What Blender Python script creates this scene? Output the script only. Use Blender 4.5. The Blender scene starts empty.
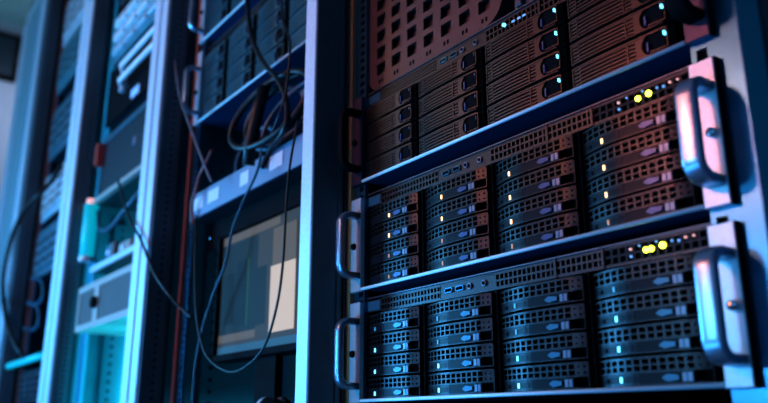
import bpy, math, random
from mathutils import Vector, Matrix
random.seed(7)
PI = math.pi
C = bpy.context.scene.collection
CZ = 0.85                      # camera height; heights below are given from it, then lifted
D = 0.515                      # camera stands this far in front of the racks

# ------------------------------------------------------------------ camera
f = 780.0; P = math.radians(16.0); YW = math.radians(36.0)
H = Vector((-math.cos(YW), math.sin(YW), 0)); R = Vector((math.sin(YW), math.cos(YW), 0))
F = Vector((H.x*math.cos(P), H.y*math.cos(P), math.sin(P)))
U = Vector((-H.x*math.sin(P), -H.y*math.sin(P), math.cos(P)))
cam = bpy.data.cameras.new('camera'); co = bpy.data.objects.new('camera', cam); C.objects.link(co)
M4 = Matrix((R, U, -F)).transposed().to_4x4(); M4.translation = Vector((0, -D, CZ))
co.matrix_world = M4
cam.sensor_width = 36; cam.lens = 36*f/768; cam.clip_start = 0.01
cam.dof.use_dof = True; cam.dof.focus_distance = 0.80; cam.dof.aperture_fstop = 4.2
bpy.context.scene.camera = co

def at(x, y, Y=0.0):
    """point of the vertical plane Y seen at a photo pixel (used to lay cables at a real depth)"""
    d = F + R*((x-384)/f) + U*((201.5-y)/f); t = (Y+D)/d.y
    return (d.x*t, Y, d.z*t+CZ)

# ------------------------------------------------------------------ materials
MATS = {}
def mat(name, col, rough=0.4, metal=0.0, emit=0.0, noise=0.0, nscale=60, spec=0.5, ecol=None, bump=0.0, coat=0.0, stretch=None):
    m = bpy.data.materials.new(name); m.use_nodes = True
    nt = m.node_tree; b = nt.nodes['Principled BSDF']
    b.inputs['Base Color'].default_value = (*col, 1); b.inputs['Roughness'].default_value = rough
    b.inputs['Metallic'].default_value = metal; b.inputs['Specular IOR Level'].default_value = spec
    b.inputs['Coat Weight'].default_value = coat
    if emit:
        b.inputs['Emission Color'].default_value = (*(ecol or col), 1); b.inputs['Emission Strength'].default_value = emit
    if noise or bump:
        tc = nt.nodes.new('ShaderNodeTexCoord'); n = nt.nodes.new('ShaderNodeTexNoise'); n.inputs['Scale'].default_value = nscale
        n.inputs['Detail'].default_value = 4
        if stretch:
            mp = nt.nodes.new('ShaderNodeMapping'); mp.inputs['Scale'].default_value = stretch
            nt.links.new(tc.outputs['Object'], mp.inputs['Vector']); nt.links.new(mp.outputs['Vector'], n.inputs['Vector'])
        else:
            nt.links.new(tc.outputs['Object'], n.inputs['Vector'])
        if noise:
            r = nt.nodes.new('ShaderNodeMapRange'); r.inputs['To Min'].default_value = max(0.02, rough-noise); r.inputs['To Max'].default_value = rough+noise
            nt.links.new(n.outputs['Fac'], r.inputs['Value']); nt.links.new(r.outputs['Result'], b.inputs['Roughness'])
            mx = nt.nodes.new('ShaderNodeMix'); mx.data_type = 'RGBA'
            mx.inputs['A'].default_value = (*[c*0.8 for c in col], 1); mx.inputs['B'].default_value = (*[min(1, c*1.15) for c in col], 1)
            nt.links.new(n.outputs['Fac'], mx.inputs['Factor']); nt.links.new(mx.outputs['Result'], b.inputs['Base Color'])
        if bump:
            bp = nt.nodes.new('ShaderNodeBump'); bp.inputs['Strength'].default_value = bump; bp.inputs['Distance'].default_value = 0.001
            nt.links.new(n.outputs['Fac'], bp.inputs['Height']); nt.links.new(bp.outputs['Normal'], b.inputs['Normal'])
    MATS[name] = m; return m

mat('black', (0.005, 0.005, 0.007), 0.75, spec=0.05)
mat('void', (0.0015, 0.0015, 0.002), 0.9, spec=0.1)
mat('tray', (0.034, 0.033, 0.038), 0.34, 0.75, noise=0.06)
mat('tray_band', (0.008, 0.010, 0.016), 0.34, 0.0, spec=0.10)
mat('louver', (0.062, 0.045, 0.043), 0.36, 0.75, noise=0.05)
mat('chassis', (0.10, 0.11, 0.14), 0.42, 0.8, noise=0.08, nscale=30)
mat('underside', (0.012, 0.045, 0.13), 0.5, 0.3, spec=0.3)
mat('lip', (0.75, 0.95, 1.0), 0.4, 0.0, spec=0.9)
mat('strip', (0.045, 0.042, 0.045), 0.36, 0.75)
mat('dark_strip', (0.012, 0.012, 0.016), 0.5, 0.3, spec=0.2)
mat('steel', (0.58, 0.62, 0.68), 0.42, 0.4, noise=0.06, nscale=200)
mat('handle', (0.34, 0.40, 0.50), 0.30, 0.85)
mat('dark_ear', (0.07, 0.05, 0.09), 0.4, 0.7)
mat('chrome', (0.8, 0.82, 0.85), 0.12, 1.0)
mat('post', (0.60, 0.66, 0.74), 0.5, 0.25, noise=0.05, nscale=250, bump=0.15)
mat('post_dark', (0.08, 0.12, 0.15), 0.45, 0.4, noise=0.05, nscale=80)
mat('rail', (0.06, 0.21, 0.33), 0.3, 0.9, noise=0.04)
mat('orange', (0.40, 0.15, 0.07), 0.55)
mat('red', (0.30, 0.05, 0.04), 0.55)
mat('panel', (0.115, 0.06, 0.06), 0.42, 0.6, noise=0.05)
mat('ribs', (0.10, 0.08, 0.11), 0.45, 0.5)
mat('latch', (0.04, 0.07, 0.18), 0.34, 0.3)
mat('latch_blue', (0.03, 0.13, 0.20), 0.34, 0.3)
mat('tag', (0.17, 0.20, 0.27), 0.35, 0.2)
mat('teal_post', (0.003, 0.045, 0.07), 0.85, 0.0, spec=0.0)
mat('cyan_lit', (0.04, 0.50, 0.60), 0.5, 0.1)  # cyan light of the rack interior put into the rail colour
mat('shelf_front', (0.20, 0.25, 0.36), 0.4, 0.3)
mat('louver_blue_lit', (0.09, 0.22, 0.27), 0.36, 0.6)  # louvre colour with the blue light on the second rack put in
mat('grey_teal', (0.22, 0.36, 0.42), 0.5, 0.2)
mat('panel_wall', (0.03, 0.015, 0.02), 0.5)  # shade inside the panel's holes put into the wall colour
mat('led_cyan_dim', (0.05, 0.3, 0.5), emit=0.5, ecol=(0.1, 0.5, 0.8))
mat('warm_glint_dim', (0.5, 0.3, 0.15), emit=0.4, ecol=(1.0, 0.4, 0.2))
mat('led_cyan', (0.1, 0.6, 1.0), emit=3, ecol=(0.15, 0.75, 1.0))
mat('warm_glint', (1, 0.6, 0.3), emit=3.5, ecol=(1.0, 0.50, 0.22))  # reflections of the warm light, painted as small glowing bars
mat('led_yellow', (0.9, 1, 0.1), emit=6, ecol=(0.85, 0.95, 0.06))
mat('dim_blue_glow', (0.1, 0.3, 0.6), emit=0.8, ecol=(0.2, 0.45, 0.9))
mat('led_pink', (0.8, 0.4, 0.4), emit=0.9, ecol=(1.0, 0.5, 0.45))
mat('cable', (0.008, 0.010, 0.014), 0.4, spec=0.3)
mat('cable_grey', (0.16, 0.16, 0.2), 0.45)
mat('cable_blue', (0.02, 0.09, 0.14), 0.4, spec=0.3)
mat('cable_red', (0.35, 0.05, 0.05), 0.45)
mat('beige', (0.42, 0.34, 0.29), 0.5)
mat('beige_mesh', (0.14, 0.11, 0.10), 0.6)
mat('white', (0.75, 0.76, 0.78), 0.4)
mat('teal_metal', (0.10, 0.28, 0.33), 0.4, 0.5, noise=0.05, nscale=20)
mat('bezel_teal', (0.06, 0.16, 0.21), 0.4, 0.4)
mat('dark_box', (0.02, 0.035, 0.05), 0.35, 0.3)
mat('inner', (0.10, 0.28, 0.34), 0.5, 0.2, noise=0.06, nscale=15)
mat('inner_dark', (0.03, 0.06, 0.08), 0.6, 0.2)
mat('cyan_glow', (0.02, 0.3, 0.4), emit=0.7, ecol=(0.0, 0.50, 0.68))
mat('wall', (0.42, 0.44, 0.50), 0.8, noise=0.05, nscale=6, bump=0.1)
mat('ceiling', (0.35, 0.45, 0.48), 0.85, noise=0.05, nscale=8)
mat('floor', (0.10, 0.12, 0.15), 0.35, noise=0.1, nscale=5)
mat('scr_back', (0.005, 0.005, 0.005), 0.6, spec=0.1, emit=0.10, ecol=(0.05, 0.11, 0.14))
mat('scr_win', (0.005, 0.005, 0.005), 0.6, spec=0.1, emit=0.22, ecol=(0.05, 0.10, 0.13))
mat('scr_beige', (0.005, 0.005, 0.005), 0.6, spec=0.1, emit=0.30, ecol=(0.40, 0.36, 0.32))
mat('scr_grey', (0.005, 0.005, 0.005), 0.6, spec=0.1, emit=0.20, ecol=(0.22, 0.26, 0.28))
mat('scr_white', (0.005, 0.005, 0.005), 0.6, spec=0.1, emit=0.75, ecol=(0.80, 0.68, 0.60))
mat('scr_blue', (0.005, 0.005, 0.005), 0.6, spec=0.1, emit=0.4, ecol=(0.08, 0.30, 0.55))
mat('scr_green', (0.005, 0.005, 0.005), 0.6, spec=0.1, emit=0.2, ecol=(0.08, 0.45, 0.25))

# ------------------------------------------------------------------ mesh building
def flat(x, z, d): return (x, d, z)
class MB:
    def __init__(s): s.v = []; s.f = []; s.m = []; s.sm = []; s.mats = []
    def mi(s, name):
        if name not in s.mats: s.mats.append(name)
        return s.mats.index(name)
    def face(s, pts, m, smooth=False):
        b = len(s.v); s.v += [tuple(p) for p in pts]; s.f.append(tuple(range(b, b+len(pts)))); s.m.append(s.mi(m)); s.sm.append(smooth)
    def box(s, x0, x1, y0, y1, z0, z1, m, S=None, nx=1):
        g = (lambda x, y, z: S(x, z, y)) if S else (lambda x, y, z: (x, y, z))
        for i in range(nx):
            a = x0+(x1-x0)*i/nx; b = x0+(x1-x0)*(i+1)/nx
            s.face([g(a, y0, z0), g(b, y0, z0), g(b, y0, z1), g(a, y0, z1)], m)
            s.face([g(a, y1, z0), g(a, y1, z1), g(b, y1, z1), g(b, y1, z0)], m)
            s.face([g(a, y0, z1), g(b, y0, z1), g(b, y1, z1), g(a, y1, z1)], m)
            s.face([g(a, y0, z0), g(a, y1, z0), g(b, y1, z0), g(b, y0, z0)], m)
        s.face([g(x0, y0, z0), g(x0, y0, z1), g(x0, y1, z1), g(x0, y1, z0)], m)
        s.face([g(x1, y0, z0), g(x1, y1, z0), g(x1, y1, z1), g(x1, y0, z1)], m)
    def bevbox(s, x0, x1, y0, y1, z0, z1, m, b=0.001):
        """box whose front (y0) edges are chamfered"""
        A = [(x0+b, y0, z0+b), (x1-b, y0, z0+b), (x1-b, y0, z1-b), (x0+b, y0, z1-b)]
        B = [(x0, y0+b, z0), (x1, y0+b, z0), (x1, y0+b, z1), (x0, y0+b, z1)]
        E_ = [(x0, y1, z0), (x1, y1, z0), (x1, y1, z1), (x0, y1, z1)]
        s.face(A, m)
        for i in range(4):
            j = (i+1) % 4
            s.face([A[j], A[i], B[i], B[j]], m); s.face([B[j], B[i], E_[i], E_[j]], m)
        s.face(E_[::-1], m)
    def grille(s, x0, x1, z0, z1, nx, nz, fx, fz, depth, m, S=flat, y=0.0, wall=None, back=None):
        """plate with nx by nz real rectangular holes, walls going back by depth"""
        dx = (x1-x0)/nx; dz = (z1-z0)/nz; wall = wall or m
        for i in range(nx):
            for k in range(nz):
                a = x0+i*dx; b = a+dx; c = z0+k*dz; e = c+dz
                ha = a+dx*(1-fx)/2; hb = b-dx*(1-fx)/2; hc = c+dz*(1-fz)/2; he = e-dz*(1-fz)/2
                o = [S(a, c, y), S(b, c, y), S(b, e, y), S(a, e, y)]
                h = [S(ha, hc, y), S(hb, hc, y), S(hb, he, y), S(ha, he, y)]
                g = [S(ha, hc, y+depth), S(hb, hc, y+depth), S(hb, he, y+depth), S(ha, he, y+depth)]
                for q in range(4):
                    r = (q+1) % 4
                    s.face([o[q], o[r], h[r], h[q]], m); s.face([h[q], h[r], g[r], g[q]], wall)
                if back: s.face(g, back)
    def tube(s, pts, r, m, n=8, rz=None, closed=False, caps=True):
        pts = [Vector(p) for p in pts]; N = len(pts); rings = []
        up0 = Vector((0, 0, 1)); prev = None
        for i, p in enumerate(pts):
            if closed: t = pts[(i+1) % N]-pts[i-1]
            else: t = pts[min(i+1, N-1)]-pts[max(i-1, 0)]
            t.normalize()
            if prev is None:
                a = Vector((1, 0, 0)) if abs(t.x) < 0.9 else Vector((0, 1, 0))
                a = (a-t*a.dot(t)).normalized()
            else: a = (prev-t*prev.dot(t)).normalized()
            prev = a; b = t.cross(a)
            rr = r[i] if isinstance(r, (list, tuple)) else r
            rb = rz if rz else rr
            base = len(s.v)
            for k in range(n):
                w = 2*PI*k/n
                if rz:   # rounded bar
                    cx = math.copysign(abs(math.cos(w))**0.45, math.cos(w)); sy = math.copysign(abs(math.sin(w))**0.45, math.sin(w))
                else: cx = math.cos(w); sy = math.sin(w)
                s.v.append(tuple(p+a*cx*rr+b*sy*rb))
            rings.append(base)
        mi = s.mi(m)
        for i in range(N if closed else N-1):
            a0 = rings[i]; b0 = rings[(i+1) % N]
            for k in range(n):
                s.f.append((a0+k, a0+(k+1) % n, b0+(k+1) % n, b0+k)); s.m.append(mi); s.sm.append(True)
        if caps and not closed:
            s.f.append(tuple(rings[0]+k for k in range(n))[::-1]); s.m.append(mi); s.sm.append(False)
            s.f.append(tuple(rings[-1]+k for k in range(n))); s.m.append(mi); s.sm.append(False)
    def cyl(s, c, axis, r, h, m, n=16, dome=0.0):
        """short round piece along axis 'y' (towards -y) or 'z'"""
        A = []; B = []
        for k in range(n):
            w = 2*PI*k/n
            if axis == 'y': A.append((c[0]+r*math.cos(w), c[1], c[2]+r*math.sin(w))); B.append((c[0]+r*math.cos(w), c[1]-h, c[2]+r*math.sin(w)))
            else: A.append((c[0]+r*math.cos(w), c[1]+r*math.sin(w), c[2])); B.append((c[0]+r*math.cos(w), c[1]+r*math.sin(w), c[2]+h))
        for k in range(n): s.face([A[k], A[(k+1) % n], B[(k+1) % n], B[k]], m, True)
        if dome:
            prev = B
            for q in (1, 2, 3):
                t = q/3*PI/2; rr = r*math.cos(t); hh = h+dome*math.sin(t)
                cur = []
                for k in range(n):
                    w = 2*PI*k/n
                    cur.append((c[0]+rr*math.cos(w), c[1]-hh, c[2]+rr*math.sin(w)) if axis == 'y' else (c[0]+rr*math.cos(w), c[1]+rr*math.sin(w), c[2]+hh))
                for k in range(n): s.face([prev[k], prev[(k+1) % n], cur[(k+1) % n], cur[k]], m, True)
                prev = cur
        else: s.face(B, m)
        s.face(A[::-1], m)
    def build(s, name, parent=None, loc=(0, 0, 0), weld=False):
        me = bpy.data.meshes.new(name); me.from_pydata(s.v, [], s.f)
        for n in s.mats: me.materials.append(MATS[n])
        me.polygons.foreach_set('material_index', s.m); me.polygons.foreach_set('use_smooth', s.sm)
        me.update()
        o = bpy.data.objects.new(name, me); C.objects.link(o); o.location = loc
        if parent: o.parent = parent
        return o

def tag(o, label, cat, group=None):
    o['label'] = label; o['category'] = cat
    if group: o['group'] = group
    return o
def thing(name, label, cat, loc=(0, 0, 0), group=None):
    o = bpy.data.objects.new(name, None); C.objects.link(o); o.location = loc; o.empty_display_size = 0.05
    return tag(o, label, cat, group)
def structure(o): o['kind'] = 'structure'; return o
def copy_tree(o, parent=None, loc=None, swap=None):
    c = o.copy(); C.objects.link(c)
    if parent: c.parent = parent
    if loc is not None: c.location = loc
    for ch in list(o.children): copy_tree(ch, c)
    return c
def smooth_path(pts, n=8):
    pts = [Vector(p) for p in pts]; out = []
    P_ = [pts[0]*2-pts[1]]+pts+[pts[-1]*2-pts[-2]]
    for i in range(1, len(P_)-2):
        a, b, c, d = P_[i-1:i+3]
        for k in range(n):
            t = k/n
            out.append(0.5*((2*b)+(-a+c)*t+(2*a-5*b+4*c-d)*t*t+(-a+3*b-3*c+d)*t**3))
    out.append(pts[-1]); return out

# ------------------------------------------------------------------ drive trays (one hidden-free prototype per kind)
TW = 0.1065
def bulge(w, a=0.010):
    return lambda x, z, d: (x, a*max(0.0, 1-x/(w*0.45))**2+a*0.3*max(0.0, (x/w-0.8)/0.2)**2+d, z)
def mesh_tray(h=0.0215, led='led_cyan', latch='latch_blue', w=TW):
    """drive tray: two rows of square holes over a plain band with light bar (a painted glint on the warm kind), latch and dark pocket"""
    S = bulge(w); t = MB()
    zb = h*0.43; xe = w*0.885
    t.grille(0.001, xe, zb+0.001, h-0.0012, 12, 2, 0.74, 0.76, 0.004, 'tray', S, back='void')
    t.grille(xe, w-0.001, zb+0.001, h-0.0012, 2, 2, 0.34, 0.34, 0.003, 'tray', S, back='void')
    for a, b, c, e, m in ((0, w, h-0.0012, h, 'tray'), (0, w, zb, zb+0.001, 'tray'), (0, w, 0, 0.0008, 'tray')):
        t.box(a, b, -0.0005, 0.006, c, e, m, S, 14)
    t.box(0, 0.001, 0, 0.006, 0, h, 'tray', S); t.box(w-0.001, w, 0, 0.006, 0, h, 'tray', S)
    t.box(0.001, w*0.865, 0.0002, 0.006, 0.0008, zb, 'tray_band', S, 12)
    t.box(w*0.865, w-0.001, 0.007, 0.009, 0.0008, zb, 'void', S, 2)
    # rounded outline of the light window
    for a, b, c, e in ((0.006, w*0.42, zb-0.0016, zb-0.0011), (0.006, w*0.42, 0.0014, 0.0019), (w*0.42-0.0005, w*0.42, 0.0014, zb-0.0011), (0.006, 0.0065, 0.0014, zb-0.0011)):
        t.box(a, b, -0.0001, 0.001, c, e, 'tray', S, 5)
    t.box(0.010, 0.0125, -0.0004, 0.001, zb*0.35, zb*0.65, 'black', S)
    body = t.build('drive_tray')
    l = MB(); l.box(w*0.245, w*0.262, -0.0008, 0.001, zb*0.28, zb*0.74, led, S); l.build('status_or_glint', body)
    k = MB()     # wedge latch: arrow shape pointing left
    xa, xb, xc = w*0.63, w*0.67, w*0.76
    y0 = -0.0022
    for (p, q, r0, r1) in ((xa, xb, 0.06, 0.30), (xb, xc, 0.30, 0.16)):
        k.face([S(p, zb*(0.5-r0), y0), S(q, zb*(0.5-r1), y0), S(q, zb*(0.5+r1), y0), S(p, zb*(0.5+r0), y0)], latch)
        k.face([S(p, zb*(0.5-r0), 0.001), S(q, zb*(0.5-r1), 0.001), S(q, zb*(0.5-r1), y0), S(p, zb*(0.5-r0), y0)], latch)
        k.face([S(p, zb*(0.5+r0), 0.001), S(p, zb*(0.5+r0), y0), S(q, zb*(0.5+r1), y0), S(q, zb*(0.5+r1), 0.001)], latch)
    k.build('latch', body)
    b = MB()
    b.box(w*0.785, w*0.818, -0.0014, 0.002, zb*0.16, zb*0.84, 'tag', S); b.box(w*0.826, w*0.86, -0.0014, 0.002, zb*0.16, zb*0.84, 'tag', S)
    b.build('release_button', body)
    return body
def louver_tray(h=0.0208, lit=True, w=TW, nl=5, lm='louver'):
    """drive tray: horizontal louvres, a round finger pocket and a square latch frame at the right end"""
    S = bulge(w, 0.0028); t = MB(); xe = w*0.70
    t.box(0, w, 0.0018, 0.007, 0, h, 'void', S, 14)
    t.box(0, w*0.92, -0.0006, 0.004, h-0.0016, h-0.0002, lm, S, 14)
    t.box(0, w*0.92, -0.0006, 0.004, 0.0002, 0.0014, lm, S, 14)
    step = (h-0.003)/nl
    for i in range(nl):
        z = 0.0016+i*step
        t.box(w*0.10, w*0.58, 0.0, 0.0012, z+step*0.50, z+step*0.98, lm, S, 12)
        t.box(w*0.015, w*0.085, 0.0003, 0.0016, z+step*0.38, z+step*0.90, lm, S, 2)
        t.box(w*0.59, w*0.66, 0.0003, 0.0016, z+step*0.38, z+step*0.90, lm, S, 2)
    for a, b in ((0, 0.0012), (w*0.088, w*0.10), (w*0.575, w*0.59)):
        t.box(a, b, -0.0003, 0.004, 0.0008, h-0.0008, lm, S)
    # plate right of the louvres, cut by the round pocket
    cx = w*0.80; r = h*0.46; n = 12; px = w*0.66
    pts = []
    for k in range(n+1):
        a = PI/2+PI*k/n; pts.append((cx+r*math.cos(a)*0.95, h/2+r*math.sin(a)))
    for k in range(n):
        (ax, az), (bx, bz) = pts[k], pts[k+1]
        t.face([S(px, az, 0), S(px, bz, 0), S(bx, bz, 0), S(ax, az, 0)], lm)
        t.face([S(ax, az, 0), S(bx, bz, 0), S(bx, bz, 0.006), S(ax, az, 0.006)], 'black')
    body = t.build('drive_tray')
    k = MB(); x0, x1 = w*0.80, w*0.955
    for a, b, c, e in ((x0, x1, h*0.86, h*0.92), (x0, x1, h*0.08, h*0.14), (x1-0.001, x1, h*0.08, h*0.92)):
        k.box(a, b, -0.002, 0.0, c, e, lm, S, 2)
    k.box(x0+0.001, x1-0.003, -0.0012, 0.001, h*0.2, h*0.8, 'black', S, 2)
    k.box(w*0.775, w*0.79, -0.003, 0.001, h*0.15, h*0.55, 'latch', S)
    k.build('latch', body)
    l = MB(); l.box(x1-0.0034, x1-0.0022, -0.0026, 0.0, h*0.60, h*0.76, 'led_cyan' if lit else 'latch_blue', S); l.build('status_or_glint', body)
    return body

# ------------------------------------------------------------------ servers
def d_handle(x, z0, z1, out=0.025, rw=0.006, rt=0.0042, m='handle'):
    b = MB(); rc = 0.013; pts = [(x, 0.0, z0)]
    pts.append((x, -(out-rc), z0))
    for k in range(1, 9):
        a = PI/2*k/8; pts.append((x, -(out-rc)-rc*math.sin(a), z0+rc-rc*math.cos(a)))
    for k in range(0, 9):
        a = PI/2*k/8; pts.append((x, -(out-rc)-rc*math.cos(a), z1-rc+rc*math.sin(a)))
    pts.append((x, 0.0, z1))
    b.tube(pts, rw, m, 20, rz=rt)
    return b
DIM = {}
def dim_mesh(me, m):
    if (me.name, m) not in DIM:
        c = me.copy(); c.materials.clear(); c.materials.append(MATS[m]); DIM[(me.name, m)] = c
    return DIM[(me.name, m)]
def server(label, x0, z0, tray, led_kind, height=0.1334, rows=4, ear='steel', hm='handle', width=0.447,
           group=None, y=0.0, ear_w=0.021, trays=True, strip_mat='strip', name='rack_server', lipm='lip', usb=True, warm=False):
    root = thing(name, label, 'server', (x0, y, z0+CZ), group)
    q = 0.012; top = height-0.0149; sh = 0.0175; rz0 = 0.0045
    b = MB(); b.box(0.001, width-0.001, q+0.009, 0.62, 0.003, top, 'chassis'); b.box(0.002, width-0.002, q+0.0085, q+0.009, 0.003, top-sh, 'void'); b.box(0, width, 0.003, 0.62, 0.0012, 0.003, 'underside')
    b.box(0, width, q-0.002, q+0.02, top, top+0.0012, 'chassis'); b.build('chassis', root)
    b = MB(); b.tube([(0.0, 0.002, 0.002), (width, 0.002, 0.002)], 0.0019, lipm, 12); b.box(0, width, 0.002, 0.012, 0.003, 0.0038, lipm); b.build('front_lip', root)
    # upper vent strip
    s = MB(); za, zb = top-sh, top
    s.grille(0.026, 0.132, za+0.002, zb-0.002, 36 if led_kind == 'single' else 19, 4 if led_kind == 'single' else 2, 0.66, 0.68, 0.003, strip_mat, y=q, back='void')
    s.box(-0.006, 0.026, q, q+0.006, za, zb, strip_mat)
    s.grille(0.215, 0.345, za+0.002, zb-0.002, 22, 2, 0.70, 0.72, 0.004, strip_mat, y=q, back='void')
    s.box(0.0, width, q, q+0.006, zb-0.002, zb, strip_mat); s.box(0.0, width, q, q+0.006, za, za+0.002, strip_mat)
    s.box(0.132, 0.215, q+0.0005, q+0.006, za+0.002, zb-0.002, strip_mat); s.grille(0.3455, width-0.006, za+0.002, zb-0.002, 13, 2, 0.7, 0.72, 0.003, 'dark_strip', y=q+0.0005, back='void'); s.box(width-0.006, width, q+0.0005, q+0.006, za+0.002, zb-0.002, 'dark_strip')
    s.box(0.290, 0.293, q-0.001, q+0.004, za, zb, strip_mat); s.box(0.343, 0.3455, q-0.001, q+0.004, za, zb, strip_mat)
    s.build('vent_strip', root)
    if usb:
        for xx in (0.140, 0.157):
            p = MB(); zz = (za+zb)/2-0.0005
            for a, bb, c, e in ((0, 0.012, 0, 0.0008), (0, 0.012, 0.0042, 0.005), (0, 0.0008, 0, 0.005), (0.0112, 0.012, 0, 0.005)):
                p.box(xx+a, xx+bb, q-0.0012, q+0.0004, zz+c-0.002, zz+e-0.002, 'rail')
            p.box(xx+0.0008, xx+0.0112, q-0.0001, q+0.0004, zz-0.0012, zz+0.0022, 'void'); p.build('usb_port', root)
        for xx in (0.178, 0.199):
            p = MB(); p.cyl((xx, q, (za+zb)/2), 'y', 0.0032, 0.0012, 'tag', 14); p.cyl((xx, q-0.0012, (za+zb)/2), 'y', 0.0018, 0.0008, 'black', 12); p.build('button', root)
        p = MB(); p.bevbox(-0.004, 0.024, q-0.001, q+0.001, za+0.003, zb-0.003, 'latch_blue', 0.0006); p.build('label_plate', root)
    if led_kind == 'panel':
        for dx, dz, m, r in ((0.377, 0, 'led_yellow', 0.0024), (0.382, 0, 'led_yellow', 0.0024), (0.3925, 0.001, 'led_yellow', 0.0027),
                             (0.3625, 0.003, 'led_pink', 0.0012), (0.3625, -0.003, 'dim_blue_glow', 0.0012), (0.401, 0.003, 'dim_blue_glow', 0.0010),
                             (0.407, 0.002, 'dim_blue_glow', 0.0012), (0.413, 0.0035, 'led_pink', 0.0011), (0.420, 0.0035, 'led_pink', 0.0010), (0.371, 0.0045, 'dim_blue_glow', 0.0009), (0.387, 0.005, 'dim_blue_glow', 0.0009)):
            if warm and dx == 0.377: continue
            dx += 0.010+(0.001 if warm else 0)
            l = MB(); l.cyl((dx, q+0.0004, (za+zb)/2+dz), 'y', r, 0.0012, m, 12, dome=r*0.5); l.build('indicator_or_glint', root)
    elif led_kind == 'single':
        l = MB(); l.cyl((0.2435, q, (za+zb)/2+0.001), 'y', 0.0020, 0.002, 'led_cyan', 12, dome=0.001); l.build('indicator_or_glint', root)
        for xx in (0.254, 0.262, 0.269):
            l = MB(); l.box(xx, xx+0.004, q-0.0008, q, (za+zb)/2-0.001, (za+zb)/2+0.001, 'dim_blue_glow'); l.build('indicator_or_glint', root)
    # ears, handles, thumb screws
    et = height-0.0185
    for side in (0, 1):
        ex0 = -ear_w-0.001 if side == 0 else width+0.001; ex1 = ex0+ear_w
        e = MB(); e.bevbox(ex0, ex1, 0.0, 0.006, -0.0005, et, ear, 0.0007)
        if side: e.box(ex1-0.0006, ex1+0.0012, 0.0005, 0.006, -0.0005, et, 'black')
        e.build('mounting_ear', root)
        hx = -0.006 if side == 0 else ex0+0.011
        hz0, hz1 = (0.018, 0.092) if height < 0.15 else (0.02, 0.11)
        d_handle(hx, hz0, hz1, m=hm, rw=0.0082 if side else 0.0055, rt=0.0042).build('pull_handle', root)
        sx = (ex0+ex1)/2 + (0.003 if side else -0.002); sz = (hz0+hz1)/2
        w = MB(); w.cyl((sx, 0.0, sz), 'y', 0.0040, 0.0025, 'chrome' if side else 'black', 16, dome=0.0025); w.build('thumb_screw', root)
    if trays:
        rh = (za-rz0-0.0005)/rows
        for r in range(rows):
            for c_ in range(4):
                tr = copy_tree(tray, root, (0.0008+c_*(width/4)-0.0055, q-0.008, rz0+r*rh))
                for l in tr.children:
                    if not l.name.startswith('status_or_glint'): continue
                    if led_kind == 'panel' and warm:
                        l.location = ((0.030, -0.0020, 0), (0.012, -0.0014, 0), (0, 0, 0), (0, 0, 0))[c_]  # bars moved to where the warm light glints in each column
                        if (c_, r) in ((0, 0), (0, 1), (1, 0), (1, 1), (2, 0), (3, 0)): l.data = dim_mesh(l.data, 'warm_glint_dim')
                    elif led_kind == 'panel' and (r == 3 or (r == 2 and c_ in (1, 2))): l.data = dim_mesh(l.data, 'led_cyan_dim')
                    elif led_kind == 'single' and c_ < 2: l.data = dim_mesh(l.data, 'latch_blue')
        for c_ in range(1, 4):
            v = MB(); v.box(c_*width/4-0.0080, c_*width/4-0.0056, q-0.001, q+0.012, rz0, za, 'black'); v.build('bay_divider', root)
    return root

protoC = mesh_tray(led='led_cyan', latch='latch_blue')
protoB = mesh_tray(led='warm_glint', latch='latch')
protoA = louver_tray()
protoG = louver_tray(h=0.0285, lit=False, lm='louver_blue_lit')
X3 = -0.7565
G3 = 'servers stacked in the nearest rack'; G2 = 'louvred servers in the second rack'
server('cyan lit mesh fronted server, lowest whole server of the nearest rack', X3, 0.0247, protoC, 'panel', group=G3)
server('mesh fronted server with warm orange glints, middle server of the nearest rack', X3, 0.1529, protoB, 'panel', warm=True, group=G3)
server('server with louvred drive trays and black handle just under the perforated panel', X3, 0.2866, protoA, 'single', ear='dark_ear', hm='black', group=G3)
server('server at the bottom edge of the near rack, only its top strip showing', X3, 0.0247-0.1315, protoC, None, trays=True, group=G3)
XG = -1.300
server('blue lit server with louvred trays above the coiled cables in the second rack', XG, 0.541, protoG, None, height=0.168, ear='steel', hm='handle', usb=False, group=G2)
server('upper blue lit server with louvred trays at the top edge of the second rack', XG, 0.711, protoG, None, height=0.168, ear='steel', hm='handle', usb=False, group=G2)
for p_ in (protoA, protoB, protoC, protoG):
    for ch in list(p_.children): bpy.data.objects.remove(ch)
    bpy.data.objects.remove(p_)

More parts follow.
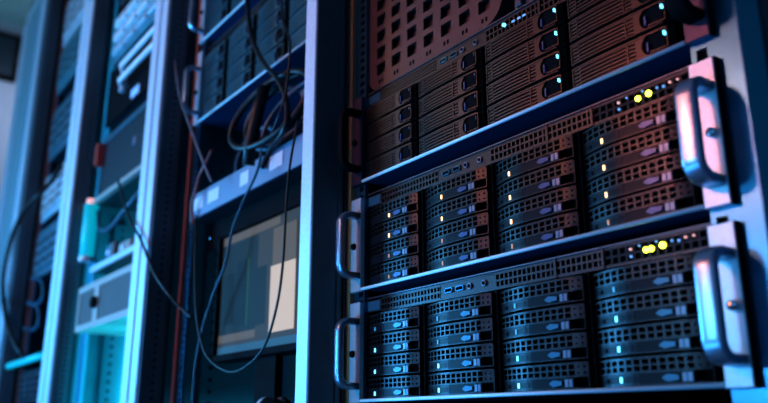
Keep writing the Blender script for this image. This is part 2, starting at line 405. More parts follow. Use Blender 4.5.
# ------------------------------------------------------------------ perforated blanking panel over server A
def rounded_plate_with_holes(x0, x1, z0, z1, m):
    root = thing('perforated_plate', 'orange lit blanking panel with rows of large square holes above the louvred server', 'panel', (x0, 0.012, z0+CZ))
    w = x1-x0; h = z1-z0; b = MB(); px, pz = 0.0315, 0.0228; nx = 7; nz = int((h-0.02)/pz)
    ox = (w-nx*px)/2; oz = 0.014
    b.grille(ox, ox+nx*px, oz, oz+nz*pz, nx, nz, 0.56, 0.66, 0.005, m, wall='panel_wall')
    # borders with curved outer edge
    def edge(z, side):
        r = 0.03; d = 0.0
        if z < r: d = r-math.sqrt(max(0, r*r-(r-z)**2))
        return (0+d*0.6) if side == 0 else (w-d*0.9)
    zs = [0, 0.001, 0.003, 0.006, 0.010, 0.014, 0.02, 0.026, 0.032, h]
    for a, c in zip(zs, zs[1:]):
        if c <= oz+1e-6:
            b.face([(edge(a, 0), 0, a), (edge(a, 1), 0, a), (edge(c, 1), 0, c), (edge(c, 0), 0, c)], m)
        else:
            b.face([(edge(a, 0), 0, a), (ox, 0, a), (ox, 0, c), (edge(c, 0), 0, c)], m)
            b.face([(ox+nx*px, 0, a), (edge(a, 1), 0, a), (edge(c, 1), 0, c), (ox+nx*px, 0, c)], m)
    for s_ in (0, 1):     # returned edges
        for a, c in zip(zs, zs[1:]):
            b.face([(edge(a, s_), 0, a), (edge(c, s_), 0, c), (edge(c, s_), 0.006, c), (edge(a, s_), 0.006, a)], m)
    b.face([(ox, 0, oz+nz*pz), (ox+nx*px, 0, oz+nz*pz), (ox+nx*px, 0, h), (ox, 0, h)], m)
    b.build('plate', root)
    for i in range(nx):
        p = MB(); cx = ox+(i+0.5)*px
        for dx in (-0.0045, 0.0015):
            p.box(cx+dx, cx+dx+0.003, -0.0004, 0.0002, 0.0055, 0.0105, 'void')
        p.build('screw_slot', root)
    k = MB(); k.box(0.004, w-0.02, 0.0085, 0.0095, 0.004, h, m); k.build('backing', root)
rounded_plate_with_holes(-0.760, -0.514, 0.4085, 0.640, 'panel')
root = thing('ribbed_filler_panel', 'dark purple filler panel with upright ribs beside the perforated panel', 'panel', (-0.505, 0.014, 0.4085+CZ))
b = MB(); b.box(0, 0.192, 0.006, 0.010, 0, 0.23, 'ribs'); b.build('plate', root)
for i in range(9):
    b = MB(); b.bevbox(0.006+i*0.021, 0.014+i*0.021, 0.0, 0.006, 0.004, 0.226, 'ribs', 0.001); b.build('rib', root)

# ------------------------------------------------------------------ racks
Z0, ZT = -CZ, 1.50
def rack(label, posts, railL, railR, side_m, strip_m, kind, back_m='inner_dark', inner_m='inner_dark', xl=None, xr=None, depth=0.85, rail_m='rail'):
    xl = posts[0][0] if xl is None else xl; xr = posts[1][1] if xr is None else xr
    root = thing('server_rack', label, 'rack', ((xl+xr)/2, 0.3, 0), 'server racks standing in a row'); ox, oy = -(xl+xr)/2, -0.3
    def mk(m, name): return m.build(name, root, (ox, oy, CZ))
    for i, (a, b_) in enumerate(posts):
        m = MB(); n = len(posts[i])
        if kind == 'grooved' and b_-a < 0.03:
            m.box(a, b_, -0.018, 0.0, Z0, ZT, side_m)
        elif kind == 'grooved':
            m.bevbox(a, a+(b_-a)*0.86, -0.05, -0.044, Z0, ZT, 'post', 0.0012)
            m.box(a+0.002, b_-0.001, -0.0445, -0.002, Z0, ZT, side_m)
            m.box(a+(b_-a)*0.86, b_, -0.046, 0.0, Z0, ZT, side_m)
        else:
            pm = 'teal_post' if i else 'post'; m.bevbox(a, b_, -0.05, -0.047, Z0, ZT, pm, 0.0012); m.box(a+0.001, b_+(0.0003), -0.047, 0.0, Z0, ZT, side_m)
        if i == 0:
            m.box(b_-0.001, b_+0.0025, -0.013, -0.010, Z0, ZT, side_m); m.box(b_-0.001, b_+0.0015, -0.005, -0.003, Z0, ZT, 'black')
        mk(m, 'post')
    # punched flange on the inner side of the left post
    if kind == 'grooved':
        m = MB(); a = posts[0][1]+0.0022; n = 180; st = (ZT-Z0)/n
        S = lambda x, z, d: (a+0.001-d, x, z)
        m.grille(-0.034, -0.014, Z0, ZT, 1, n, 0.26, 0.36, 0.0012, 'post_dark', S, back='void'); mk(m, 'punched_flange')
    for i, (a, b_) in enumerate((railL, railR)):
        m = MB(); hw = 0.014; n = int((ZT-Z0)/0.0109)
        if i == 0: hx0, hx1 = b_-hw, b_-0.001
        else: hx0, hx1 = a+0.002, a+0.002+hw
        if i == 0: n = int((ZT-Z0)/0.0109); zst = Z0; zen = ZT
        m.grille(hx0, hx1, Z0, ZT, 1, n if i == 0 else int((ZT-Z0)/0.0333), 0.66, 0.60 if i == 0 else 0.34, 0.003, rail_m, y=0.0068, wall=rail_m, back='void')
        if hx0-a > 1e-4: m.box(a, hx0, 0.0068, 0.012, Z0, ZT, rail_m)
        if b_-hx1 > 1e-4: m.box(hx1, b_, 0.0068, 0.012, Z0, ZT, rail_m)
        mk(m, 'mounting_rail')
        if i == 0:
            m = MB(); m.box(a-0.007 if kind == 'grooved' else posts[0][1]+0.001, a+0.004, 0.001, 0.010, Z0, ZT, strip_m); mk(m, 'edge_strip')
    if posts[0][1]-posts[0][0] > 0.2:
        m = MB(); m.bevbox(posts[0][0]+0.085, posts[0][1]-0.12, -0.053, -0.0495, Z0, ZT-0.04, 'grey_teal', 0.001); mk(m, 'filler_strip')
    m = MB(); m.box(xl+0.003, xl+0.006, 0.012, depth, Z0+0.02, ZT, inner_m)
    S2 = lambda x, z, d: (xl+0.014-d, x, z)
    m.grille(0.075, 0.115, Z0+0.06, 0.5, 1, 60, 0.2, 0.3, 0.002, inner_m, S2, back='black')
    for yy in (0.25, 0.62):
        m.box(xl+0.006, xl+0.03, yy, yy+0.03, Z0+0.02, ZT, inner_m)
    mk(m, 'side_panel')
    m = MB(); m.box(xr-0.006, xr-0.003, 0.012, depth, Z0+0.02, ZT, 'inner_dark'); mk(m, 'side_panel')
    m = MB(); m.box(xl+0.006, xr-0.006, depth-0.004, depth, Z0+0.02, ZT, back_m); mk(m, 'rear_panel')
    m = MB(); m.box(xl, xr, -0.045, depth, ZT, ZT+0.03, 'post_dark'); mk(m, 'top_cover')
    m = MB(); m.box(xl, xr, -0.045, depth, Z0, Z0+0.06, 'post_dark'); mk(m, 'base')
    return root
rack('nearest server rack, filled with dark servers, one bright narrow post on its left', [(-0.817, -0.790), (-0.2400, -0.2235)], (-0.784, -0.7575), (-0.3085, -0.2415), 'post_dark', 'orange', 'plain')
rack('second server rack from the right, holding two blue lit servers, cables and a monitor', [(-1.402, -1.362), (-0.846, -0.819)], (-1.328, -1.303), (-0.852, -0.847), 'post_dark', 'red', 'grooved', inner_m='inner', xr=-0.819)
rack('third server rack from the right, glowing cyan inside with a beige box', [(-2.012, -1.960), (-1.446, -1.4045)], (-1.93, -1.905), (-1.468, -1.4535), 'post_dark', 'cyan_lit', 'grooved', back_m='inner', inner_m='inner', rail_m='cyan_lit')
rack('leftmost server rack, blurred, with pale blue equipment and red strip', [(-2.950, -2.574), (-2.066, -2.0155)], (-2.545, -2.515), (-2.092, -2.070), 'post_dark', 'red', 'grooved', back_m='inner', inner_m='bezel_teal')
# door-like pale ridges on the broad end post
o = MB(); o.bevbox(0, 0.05, -0.056, -0.050, Z0, ZT-0.05, 'post', 0.002); o.build('trim_1', None, (-2.945, 0, CZ)); structure(bpy.data.objects['trim_1'])

# ------------------------------------------------------------------ rack 2 contents
def rel(p): return p
# shelf unit with pale front
t = thing('equipment_shelf', 'pale blue fronted shelf unit carrying the coiled black cables in the second rack', 'shelf', (-1.300, 0, 0.352+CZ))
m = MB(); m.box(0.001, 0.447, 0.004, 0.5, 0, 0.003, 'dark_box'); m.box(0.001, 0.004, 0.004, 0.5, 0.003, 0.03, 'dark_box'); m.box(0.443, 0.447, 0.004, 0.5, 0.003, 0.03, 'dark_box'); m.build('tray', t)
m = MB(); m.bevbox(-0.002, 0.448, 0.0, 0.004, 0, 0.046, 'shelf_front', 0.001); m.build('front_panel', t)
for a, b_ in ((0.015, 0.055), (0.075, 0.12), (0.20, 0.23), (0.30, 0.34)):
    m = MB(); m.box(a, b_, -0.001, 0.0, 0.014, 0.036, 'white'); m.build('label_plate', t)
# rotating stand arm for shelf underside depth
t = thing('blanking_plate', 'dark blank plate under the pale shelf unit in the second rack', 'panel', (-1.300, 0.006, 0.300+CZ))
m = MB(); m.bevbox(0.0, 0.448, 0.03, 0.033, 0, 0.050, 'black', 0.001); m.build('plate', t)
for xx in (0.01, 0.438):
    m = MB(); m.cyl((xx, 0.03, 0.025), 'y', 0.004, 0.002, 'chrome', 12, dome=0.001); m.build('screw', t)

# monitor with an open desktop
mx0, mz0, mw, mh = -1.165, 0.094, 0.32, 0.204
t = thing('monitor', 'monitor showing beige windows and one bright white window, second rack', 'monitor', (mx0, 0.0, mz0+CZ))
m = MB()
m.bevbox(0, mw, -0.004, 0.03, 0, 0.010, 'black', 0.001); m.bevbox(0, mw, -0.004, 0.03, mh-0.006, mh, 'black', 0.001)
m.bevbox(0, 0.008, -0.004, 0.03, 0, mh, 'black', 0.001); m.bevbox(mw-0.008, mw, -0.004, 0.03, 0, mh, 'black', 0.001)
m.box(0.004, mw-0.004, 0.004, 0.03, 0.004, mh-0.004, 'black'); m.build('case', t)
s = MB()
def pane(x0, x1, z0, z1, mm, d): s.face([(x0, d, z0), (x1, d, z0), (x1, d, z1), (x0, d, z1)], mm)
pane(0.008, mw-0.008, 0.010, mh-0.006, 'scr_grey', 0.003)
pane(0.008, mw-0.008, 0.010, 0.022, 'scr_blue', 0.0026)
pane(0.012, 0.20, mh-0.020, mh-0.008, 'scr_beige', 0.0024)
pane(0.010, 0.135, 0.040, mh-0.022, 'scr_win', 0.0022); pane(0.010, 0.135, 0.028, 0.040, 'scr_beige', 0.002)
pane(0.020, 0.060, 0.055, 0.135, 'scr_back', 0.0018); pane(0.066, 0.098, 0.050, 0.15, 'scr_back', 0.0018)
pane(0.103, 0.108, 0.048, 0.150, 'scr_green', 0.0018)
pane(0.135, 0.180, 0.030, mh-0.024, 'scr_grey', 0.002); pane(0.115, 0.165, 0.045, 0.13, 'scr_win', 0.0016)
pane(0.178, 0.25, 0.030, 0.125, 'scr_white', 0.0014); pane(0.182, 0.25, 0.125, 0.18, 'scr_beige', 0.0014)
s.build('screen', t)
m = MB(); m.box(0.13, 0.19, 0.008, 0.020, -0.080, 0.0, 'black'); m.build('stand', t)
m = MB(); m.cyl((0.16, 0.06, -0.0868), 'z', 0.045, 0.006, 'black', 24); m.build('foot', t)
# shelf carrying the monitor and mouse
t = thing('pull_out_shelf', 'dark shelf under the monitor, second rack from the right', 'shelf', (-1.30, 0, 0.004+CZ))
m = MB(); m.bevbox(0.0, 0.447, -0.01, 0.45, 0, 0.003, 'dark_box', 0.001); m.build('tray', t)
m = MB(); m.bevbox(0.0, 0.447, -0.012, -0.01, -0.006, 0.012, 'dark_box', 0.0006); m.build('front_edge', t)
# mouse
def mouse(loc):
    t = thing('computer_mouse', 'pale and black computer mouse on the shelf below the monitor', 'mouse', loc)
    m = MB(); nx, ny = 14, 10; L, W, Hh = 0.095, 0.055, 0.032
    g = []
    for i in range(nx+1):
        u = -1+2*i/nx; row = []
        for j in range(ny+1):
            a = PI*j/ny; wv = math.sqrt(max(0, 1-abs(u)**2.6))
            row.append((u*L/2, -math.cos(a)*W/2*wv*(1-0.1*u), math.sin(a)**0.8*Hh*wv*(1-0.25*u)))
        g.append(row)
    for i in range(nx):
        for j in range(ny):
            m.face([g[i][j], g[i+1][j], g[i+1][j+1], g[i][j+1]], 'white' if j > 3 or i < 5 else 'black', True)
    m.build('body', t); m = MB(); m.tube([(0.022, -0.004, 0.027), (0.036, -0.004, 0.021)], 0.004, 'black', 10); m.build('scroll_wheel', t)
mouse((-0.985, 0.02, 0.0072+CZ))
t = thing('cable_stub', 'two short black leads hanging behind the monitor to the shelf', 'cable', (-0.95, 0.045, CZ))
for dx in (0, 0.03):
    m = MB(); m.tube(smooth_path([(dx, 0, 0.105), (dx+0.002, 0.004, 0.07), (dx-0.003, 0.0, 0.03), (dx, 0, 0.009)]), 0.004, 'cable_blue' if not dx else 'cable'); m.build('lead', t)

# cables
def cable(name, label, pts, r, m, cat='cable', group='network cables hanging at the racks', n=8):
    c = MB(); P_ = smooth_path(pts, 8); o_ = Vector(pts[0]); c.tube([p-o_ for p in P_], r, m, n)
    o = c.build(name, None, o_); return tag(o, label, cat, group)
Y1 = -0.02
cable('network_cable', 'thick black cable hanging across the blue lit servers down to the cable coil',
      [at(246, -20, Y1), at(248, 10, Y1), at(252, 38, Y1), at(263, 62, Y1), at(278, 80, Y1), at(287, 104, Y1), at(284, 130, Y1), at(270, 150, Y1+.015), at(262, 168, Y1+.015)], 0.0040, 'cable')
cable('network_cable', 'thin black lead running down beside the thick cable in front of the louvred trays',
      [at(281, -15, Y1-.01), at(283, 20, Y1-.01), at(290, 42, Y1-.01), at(288, 75, Y1-.01), at(284, 100, Y1-.01), at(278, 118, Y1-.01), at(271, 135, Y1)], 0.0018, 'cable')
cable('network_cable', 'long thin lead dropping from the coil past the monitor left edge to the bottom',
      [at(262, 150, Y1), at(257, 172, Y1), at(244, 200, Y1), at(232, 232, Y1), at(226, 262, Y1), at(215, 290, Y1), at(205, 320, Y1), at(200, 340, Y1), at(195, 370, Y1), at(192, 420, Y1)], 0.0022, 'cable_blue')
cable('network_cable', 'grey lead hanging in a long loop in front of the monitor screen',
      [at(298, 120, Y1-.015), at(290, 165, Y1-.015), at(286, 210, Y1-.015), at(283, 262, Y1-.015), at(277, 305, Y1-.015), at(265, 345, Y1-.015), at(248, 365, Y1-.015), at(230, 372, Y1-.015), at(212, 362, Y1-.015), at(202, 345, Y1-.015), at(196, 310, Y1-.015), at(195, 262, Y1-.015), at(196, 215, Y1-.01)], 0.0018, 'cable')
cable('network_cable', 'pink grey lead running down the left side of the second rack',
      [at(171, -20, -.03), at(172, 20, -.03), at(175, 60, -.03), at(180, 95, -.03), at(190, 125, -.03), at(199, 150, -.03), at(206, 168, -.025), at(212, 182, -.02)], 0.0026, 'cable_grey')
cable('network_cable', 'short red lead at the left end of the pale shelf unit',
      [at(212, 150, -.01), at(206, 163, -.012), at(200, 175, -.012), at(196, 190, -.012), at(192, 205, -.01), at(193, 225, -.005)], 0.0030, 'cable_red')
cable('network_cable', 'black lead hanging across the bright double post of the third rack',
      [at(118, 180, -.058), at(128, 215, -.058), at(140, 238, -.058), at(148, 258, -.056), at(156, 276, -.054), at(167, 292, -.045), at(180, 307, -.03), at(192, 318, -.02)], 0.0026, 'cable')
cable('network_cable', 'black cable curving over the wide pale post at the far left',
      [at(62, 165, -.01), at(50, 183, -.03), at(36, 198, -.056), at(24, 212, -.062), at(14, 232, -.062), at(6, 260, -.062), at(3, 285, -.062), at(6, 318, -.062), at(16, 345, -.055), at(30, 365, -.02)], 0.0070, 'cable')
# coil of cable lying on the shelf unit
t = thing('cable_coil', 'coiled black and blue cable on top of the pale shelf unit', 'cable', (-1.02, 0.03, 0.41+CZ))
def loop(cx, cz, rx, rz, y, tilt, r, mm, nm='loop'):
    c = MB(); pts = []
    for k in range(36):
        a = 2*PI*k/36; x = rx*math.cos(a); z = rz*math.sin(a)
        pts.append((cx+x*math.cos(tilt)-z*math.sin(tilt), y+0.012*math.sin(a+1.0), cz+x*math.sin(tilt)+z*math.cos(tilt)))
    c.tube(pts, r, mm, 8, closed=True); c.build(nm, t)
loop(0.035, 0.045, 0.105, 0.052, -0.045, 0.05, 0.0055, 'cable'); loop(0.045, 0.050, 0.092, 0.045, -0.030, 0.12, 0.005, 'cable')
loop(0.00, 0.050, 0.080, 0.050, -0.015, -0.15, 0.004, 'cable_blue'); loop(-0.15, 0.045, 0.055, 0.048, 0.03, 0.1, 0.0045, 'cable_blue')
loop(0.06, 0.04, 0.07, 0.04, -0.02, 0.3, 0.0035, 'cable_grey')
m = MB(); m.tube([(-0.012, -0.05, -0.03), (-0.005, -0.052, 0.0), (0.012, -0.05, 0.055), (0.02, -0.045, 0.09)], 0.010, 'cable'); m.build('plug_bundle', t)
for i, (dx, dz) in enumerate(((0.10, 0.03), (0.135, 0.055), (0.07, 0.06))):
    m = MB(); m.bevbox(dx, dx+0.022, -0.01, 0.03, dz, dz+0.016, 'cable_grey' if i != 1 else 'beige', 0.002); m.build('plug', t)

# ------------------------------------------------------------------ rack 1 contents
XA, WA = -1.915, 0.46
def unit(name, label, cat, x, z, w, h, front, y=0.0, depth=0.45, body='dark_box', group=None):
    t = thing(name, label, cat, (x, y, z+CZ), group)
    m = MB(); m.box(0.002, w-0.002, 0.006, depth, 0.001, h-0.001, body); m.build('chassis', t)
    m = MB(); m.bevbox(0, w, 0, 0.006, 0, h, front, 0.0015); m.build('front_panel', t)
    return t
t = unit('rack_server', 'black unit at the very top of the third rack', 'server', XA, 1.035, WA, 0.13, 'black')
for i in range(6):
    m = MB(); m.bevbox(0.03+i*0.07, 0.085+i*0.07, -0.004, 0, 0.02, 0.11, 'dark_box', 0.002); m.build('bay_cover', t)
t = unit('disk_shelf', 'white slatted disk shelf below the black unit in the third rack', 'disk shelf', XA, 0.895, WA, 0.132, 'teal_metal')
for r_ in range(3):
    for c_ in range(5):
        m = MB(); x = 0.03+c_*0.085; z = 0.012+r_*0.04
        m.bevbox(x, x+0.074, -0.010, 0, z+0.004, z+0.024, 'white' if r_ else 'steel', 0.002)
        m.box(x+0.005, x+0.069, -0.0105, -0.0100, z+0.010, z+0.013, 'teal_metal'); m.build('disk_tray', t)
t = unit('network_switch', 'black unit with two long white bars across its front in the third rack', 'switch', XA, 0.725, WA, 0.155, 'black')
for zz in (0.060, 0.098):
    m = MB(); m.tube([(0.16, 0.0, zz), (0.16, -0.018, zz), (0.175, -0.024, zz), (0.43, -0.024, zz), (0.445, -0.018, zz), (0.445, 0, zz)], 0.0065, 'white', 10); m.build('bar', t)
for xx in (0.20, 0.33):  # underside reflection painted as two dim glowing patches
    m = MB(); m.bevbox(xx, xx+0.05, -0.003, 0, 0.010, 0.030, 'dim_blue_glow', 0.001); m.build('indicator_or_glint', t)
m = MB(); m.bevbox(0.13, 0.145, -0.012, 0, 0.05, 0.11, 'steel', 0.002); m.build('latch', t)
t = unit('rack_server', 'large dark blue box with one small white light in the third rack', 'server', XA, 0.520, WA, 0.175, 'dark_box')
m = MB(); m.bevbox(0.01, WA-0.01, -0.012, 0, 0.0, 0.012, 'beige', 0.002); m.build('lower_trim', t)
m = MB(); m.bevbox(0.245, 0.262, -0.002, 0, 0.085, 0.105, 'tag', 0.001); m.build('indicator_or_glint', t)
m = MB(); m.bevbox(0.02, WA-0.02, -0.004, 0, 0.155, 0.165, 'bezel_teal', 0.001); m.build('upper_trim', t)
m = MB(); m.bevbox(0.010, 0.022, -0.02, 0, 0.095, 0.155, 'cable_red', 0.003); m.build('release_lever', t)
t = thing('release_lever', 'thin upright red lever on the inner left side of the third rack', 'lever', at(85, 168, -0.01))
m = MB(); m.bevbox(-0.006, 0.006, 0.0, 0.010, 0.0, 0.07, 'cable_red', 0.002); m.build('grip', t)
m = MB(); m.box(-0.012, -0.006, 0.002, 0.008, 0.02, 0.05, 'rail'); m.build('bracket', t)
# shelf with small devices
t = unit('equipment_shelf', 'thin blue edged shelf above the beige box in the third rack', 'shelf', XA, 0.350, WA, 0.016, 'steel')
for i, (x, w, h, mm, lb) in enumerate(((0.04, 0.06, 0.05, 'bezel_teal', 'teal small adapter box on the thin blue edged shelf, leftmost'),
                         (0.14, 0.08, 0.035, 'beige', 'beige small adapter box on the thin blue edged shelf'),
                         (0.26, 0.07, 0.075, 'teal_metal', 'tall teal adapter box on the thin blue edged shelf'),
                         (0.36, 0.07, 0.05, 'steel', 'grey adapter box at the right end of the thin blue edged shelf'))):
    u = thing('adapter_box', lb, 'adapter', (XA+x, 0.02, 0.366+CZ), 'adapter boxes on the thin shelf')
    m = MB(); m.bevbox(0, w, 0, 0.10, 0, h, mm, 0.004); m.build('case', u)
    m = MB(); m.cyl((w*0.6, 0, h*0.5), 'y', 0.007, 0.004, 'white' if i % 2 else 'dim_blue_glow', 14, dome=0.003); m.build('knob', u)
cable('network_cable', 'blue lead draped behind the adapter boxes of the third rack', [(XA+0.02, 0.0, 0.50+CZ), (XA+0.10, -0.015, 0.44+CZ), (XA+0.2, -0.02, 0.42+CZ), (XA+0.3, -0.015, 0.45+CZ), (XA+0.38, 0, 0.49+CZ)], 0.005, 'cable_blue')
# beige box with two grilles
bx, bz, bw, bh = -1.875, 0.203, 0.42, 0.102
t = thing('power_supply', 'beige box with two grey mesh windows and a round black lock between them', 'power supply', (bx, -0.03, bz+CZ))
m = MB(); m.box(0.002, bw-0.002, 0.006, 0.4, 0.001, bh-0.001, 'beige')
m.box(0, bw, 0, 0.006, bh-0.014, bh, 'beige'); m.box(0, bw, 0, 0.006, 0, 0.014, 'beige'); m.box(0, 0.012, 0, 0.006, 0.014, bh-0.014, 'beige')
m.box(0.128, 0.160, 0, 0.006, 0.014, bh-0.014, 'beige'); m.box(bw-0.02, bw, 0, 0.006, 0.014, bh-0.014, 'beige'); m.build('case', t)
for a, b_ in ((0.012, 0.128), (0.160, bw-0.02)):
    m = MB(); m.grille(a, b_, 0.014, bh-0.014, int((b_-a)/0.0075), 10, 0.5, 0.6, 0.003, 'beige_mesh', y=0.002, back='black'); m.build('mesh_window', t)
m = MB(); m.cyl((0.144, 0, bh*0.52), 'y', 0.013, 0.008, 'black', 20, dome=0.004); m.build('lock', t)
# pale round knobs at the inner left side
for i, (px, py) in enumerate(((75, 262), (75, 278))):
    p = at(px, py, -0.015); t = thing('cable_clamp', ('upper' if i == 0 else 'lower')+' of two round pale blue cable clamps left of the beige box', 'clamp', p, 'round cable clamps')
    m = MB(); m.cyl((0, 0.015, 0), 'y', 0.013, 0.016, 'steel', 18, dome=0.009); m.build('cap', t)
    m = MB(); m.box(-0.03, -0.005, 0.004, 0.012, -0.006, 0.006, 'rail'); m.build('bracket', t)
# inner column of the rack, its cyan light put in as glow
t = thing('cyan_lit_column', 'upright inner column with painted cyan light in the third rack beside the thin shelf', 'column', (-1.915, -0.012, 0.390+CZ))
m = MB(); m.tube([(0, 0, 0.0), (0, 0, 0.13)], 0.016, 'cyan_glow', 20); m.build('tube', t)
m = MB(); m.cyl((0, 0, 0.128), 'z', 0.012, 0.016, 'led_pink', 16); m.build('end_cap', t); m = MB(); m.cyl((0, 0, -0.012), 'z', 0.017, 0.012, 'steel', 16); m.build('end_cap', t)
# inner perforated uprights in the cyan lit lower part
for i, (xx, mm) in enumerate(((-1.93, 'inner'), (-1.80, 'bezel_teal'), (-1.68, 'inner'))):
    t = thing('perforated_upright', ('left', 'middle', 'right')[i]+' one of three upright punched strips in the cyan lit bottom of the third rack', 'upright', (xx, 0.16, Z0+0.06+CZ), 'upright punched strips in the third rack')
    m = MB(); m.grille(0, 0.05, 0, 0.98, 2, 44, 0.22, 0.3, 0.002, mm, back='black'); m.box(0, 0.003, 0, 0.02, 0, 0.98, mm); m.box(0.047, 0.05, 0, 0.02, 0, 0.98, mm); m.build('strip', t)

# ------------------------------------------------------------------ rack 0 contents
XB, WB = -2.52, 0.43
specs = [(1.20, 0.16, 'steel', 'pale slatted unit at the top of the leftmost rack'), (1.03, 0.15, 'teal_metal', 'second teal unit from the top of the leftmost rack'),
         (0.80, 0.17, 'bezel_teal', 'dark teal unit in the upper half of the leftmost rack'), (0.60, 0.14, 'steel', 'pale fronted unit at middle height in the leftmost rack'),
         (0.42, 0.15, 'bezel_teal', 'teal unit below the black cable in the leftmost rack'), (0.06, 0.09, 'dark_box', 'low dark unit under the green light bar of the leftmost rack')]
for z, h, mm, lb in specs:
    t = unit('rack_server', lb, 'server', XB, z, WB, h, mm, group='units stacked in the leftmost rack')
    for c_ in range(5):
        m = MB(); m.bevbox(0.015+c_*0.082, 0.088+c_*0.082, -0.006, 0, h*0.15, h*0.85, mm, 0.002)
        for k in range(3): m.box(0.02+c_*0.082, 0.083+c_*0.082, -0.0065, -0.006, h*(0.28+0.2*k), h*(0.33+0.2*k), 'black')
        m.build('drive_tray', t)
t = thing('light_bar', 'short glowing green cyan bar near the bottom of the leftmost rack', 'light', (-2.50, -0.03, 0.168+CZ))
m = MB(); m.tube([(-0.06, 0, 0.0), (0.36, 0, 0.004)], 0.009, 'cyan_glow', 12); m.build('tube', t)
for a in (0.0, 0.34):
    m = MB(); m.box(a, a+0.01, 0.0, 0.035, -0.006, 0.0, 'black'); m.build('bracket', t)
for i, (p, q_) in enumerate((((30, 292), (84, 285)), ((26, 318), (80, 312)))):
    cable('network_cable', ('upper' if i == 0 else 'lower')+' dark blue loop of cable low in the leftmost rack',
      [at(p[0], p[1]-14, .01), at(p[0]+6, p[1]-14, -.01), at(p[0]+12, p[1]-10, -.01), at(p[0]+13, p[1]+4, -.01), at(p[0]+7, p[1]+12, -.01), at(p[0]-2, p[1]+10, .0)], 0.005, 'cable_blue')

# ------------------------------------------------------------------ room shell
def slab(name, x0, x1, y0, y1, z0, z1, mm):
    m = MB(); m.box(x0, x1, y0, y1, z0, z1, mm); return structure(m.build(name))
slab('floor', -5.2, 2.2, -2.6, 2.2, -0.1, 0, 'floor')
slab('ceiling', -5.2, 2.2, -2.6, 2.2, 3.36, 3.46, 'ceiling')
slab('wall_left', -5.2, -5.1, -2.6, 2.2, 0, 3.36, 'wall'); slab('wall_right', 2.1, 2.2, -2.6, 2.2, 0, 3.36, 'wall')
slab('wall_back', -5.1, 2.1, 2.1, 2.2, 0, 3.36, 'wall'); slab('wall_front', -5.1, 2.1, -2.6, -2.5, 0, 3.36, 'wall')
slab('baseboard_left', -5.1, -5.08, -2.5, 2.1, 0, 0.1, 'post_dark')
t = thing('wall_screen', 'dark flat panel high on the far left wall', 'screen', (-5.098, -0.3, 3.0))
m = MB(); m.box(0.0, 0.03, -0.6, 0.57, -0.05, 0.27, 'black'); m.build('frame', t)
m = MB(); m.box(0.03, 0.034, -0.57, 0.54, -0.02, 0.24, 'dark_box'); m.build('glass', t)

# ------------------------------------------------------------------ lights
def area(name, loc, target, size, energy, col, sy=None):
    l = bpy.data.lights.new(name, 'AREA'); l.energy = energy; l.color = col; l.size = size
    if sy: l.shape = 'RECTANGLE'; l.size_y = sy
    o = bpy.data.objects.new(name, l); C.objects.link(o); o.location = loc
    o.rotation_euler = (Vector(target)-Vector(loc)).to_track_quat('-Z', 'Y').to_euler(); return o
def spot(name, loc, target, energy, col, angle, radius=0.08, blend=0.8):
    l = bpy.data.lights.new(name, 'SPOT'); l.energy = energy; l.color = col; l.spot_size = math.radians(angle); l.spot_blend = blend; l.shadow_soft_size = radius
    o = bpy.data.objects.new(name, l); C.objects.link(o); o.location = loc
    o.rotation_euler = (Vector(target)-Vector(loc)).to_track_quat('-Z', 'Y').to_euler(); return o
area('blue_aisle_light', (-2.5, -1.15, 1.10), (-0.9, 0, 1.0), 0.5, 36, (0.05, 0.44, 1.0), 0.55)
area('blue_aisle_light_far', (-3.9, -1.8, 1.6), (-2.4, 0, 1.5), 0.8, 22, (0.18, 0.60, 0.92), 1.2)
area('blue_lip_fill', (-1.6, -1.5, 0.15), (-0.6, 0, 1.1), 2.0, 26, (0.05, 0.40, 1.0), 0.3)  # added low light to brighten the lips and undersides
area('warm_aisle_light', (-1.35, -1.58, 1.74), (-0.5, 0, 1.15), 0.35, 7, (1.0, 0.28, 0.12), 0.35)
area('blue_low_light', (-1.15, -1.65, 1.12), (-0.3, 0, 0.9), 0.35, 1.6, (0.12, 0.46, 1.0))
spot('blue_ear_spot', (-1.15, -1.65, 1.10), (-0.22, 0, 0.93), 32, (0.12, 0.60, 1.0), 10, 0.10, 0.5)  # added spot, only puts blue on the lower right ear
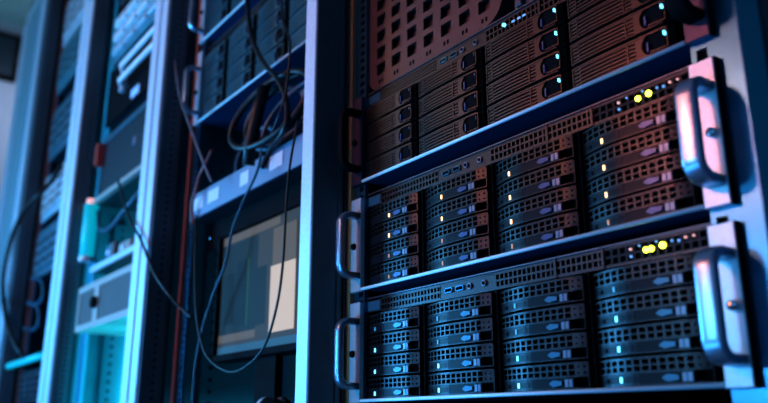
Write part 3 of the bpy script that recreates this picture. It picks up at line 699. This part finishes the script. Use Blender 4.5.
spot('pink_ear_spot', (-1.20, -1.58, 1.66), (-0.255, 0, 1.065), 42, (1.0, 0.30, 0.30), 7, 0.08, 0.5)  # added spot, only puts pink on the middle server's right ear
area('ceiling_wash', (-4.5, -0.7, 2.5), (-4.6, 0.3, 3.36), 0.4, 5, (0.35, 0.85, 1.0))  # added only to brighten the ceiling
area('teal_fill', (0.7, -1.8, 1.5), (-1.0, 0, 1.1), 0.8, 3, (0.06, 0.35, 0.8))
spot('cyan_spot', (-1.0, -1.9, 0.60), (-0.76, 0, 0.93), 95, (0.03, 0.52, 1.0), 15)  # added spot for the cyan on the left ears and lower trays
spot('amber_spot', (-0.95, -1.9, 1.9), (-0.76, 0, 1.20), 22, (1.0, 0.40, 0.30), 22)  # added spot for the warm tint at the upper left
area('soft_white_fill', (-1.75, -0.95, 1.85), (-1.75, 0, 1.80), 0.2, 1.6, (1.0, 0.85, 0.75))  # added to whiten the slatted disk shelf, stands for no lamp
area('teal_rack_fill', (-0.95, 0.42, 0.75), (-1.4, 0.2, 0.85), 0.25, 1.6, (0.05, 0.55, 0.85))  # added inside the second rack to light its side panel teal
area('cyan_rack_fill', (-1.68, 0.45, 0.55+0.1), (-1.75, 0.3, 1.0), 0.25, 20, (0.01, 0.70, 1.0))  # added inside the third rack to turn its lower interior cyan
area('cyan_rack_fill_upper', (-1.70, 0.75, 1.85), (-1.9, 0.2, 1.9), 0.2, 3, (0.02, 0.75, 0.95))  # second added light, for teal on the upper inner walls
area('room_far_light', (-4.3, 0.6, 2.9), (-5.0, 0.3, 1.5), 0.8, 12, (0.62, 0.70, 1.0))
w = bpy.data.worlds.new('World'); bpy.context.scene.world = w; w.use_nodes = True
w.node_tree.nodes['Background'].inputs['Color'].default_value = (0.02, 0.06, 0.12, 1); w.node_tree.nodes['Background'].inputs['Strength'].default_value = 0.3
sc = bpy.context.scene
sc.view_settings.view_transform = 'Standard'; sc.view_settings.look = 'None'; sc.view_settings.exposure = 0.05; sc.view_settings.gamma = 0.88
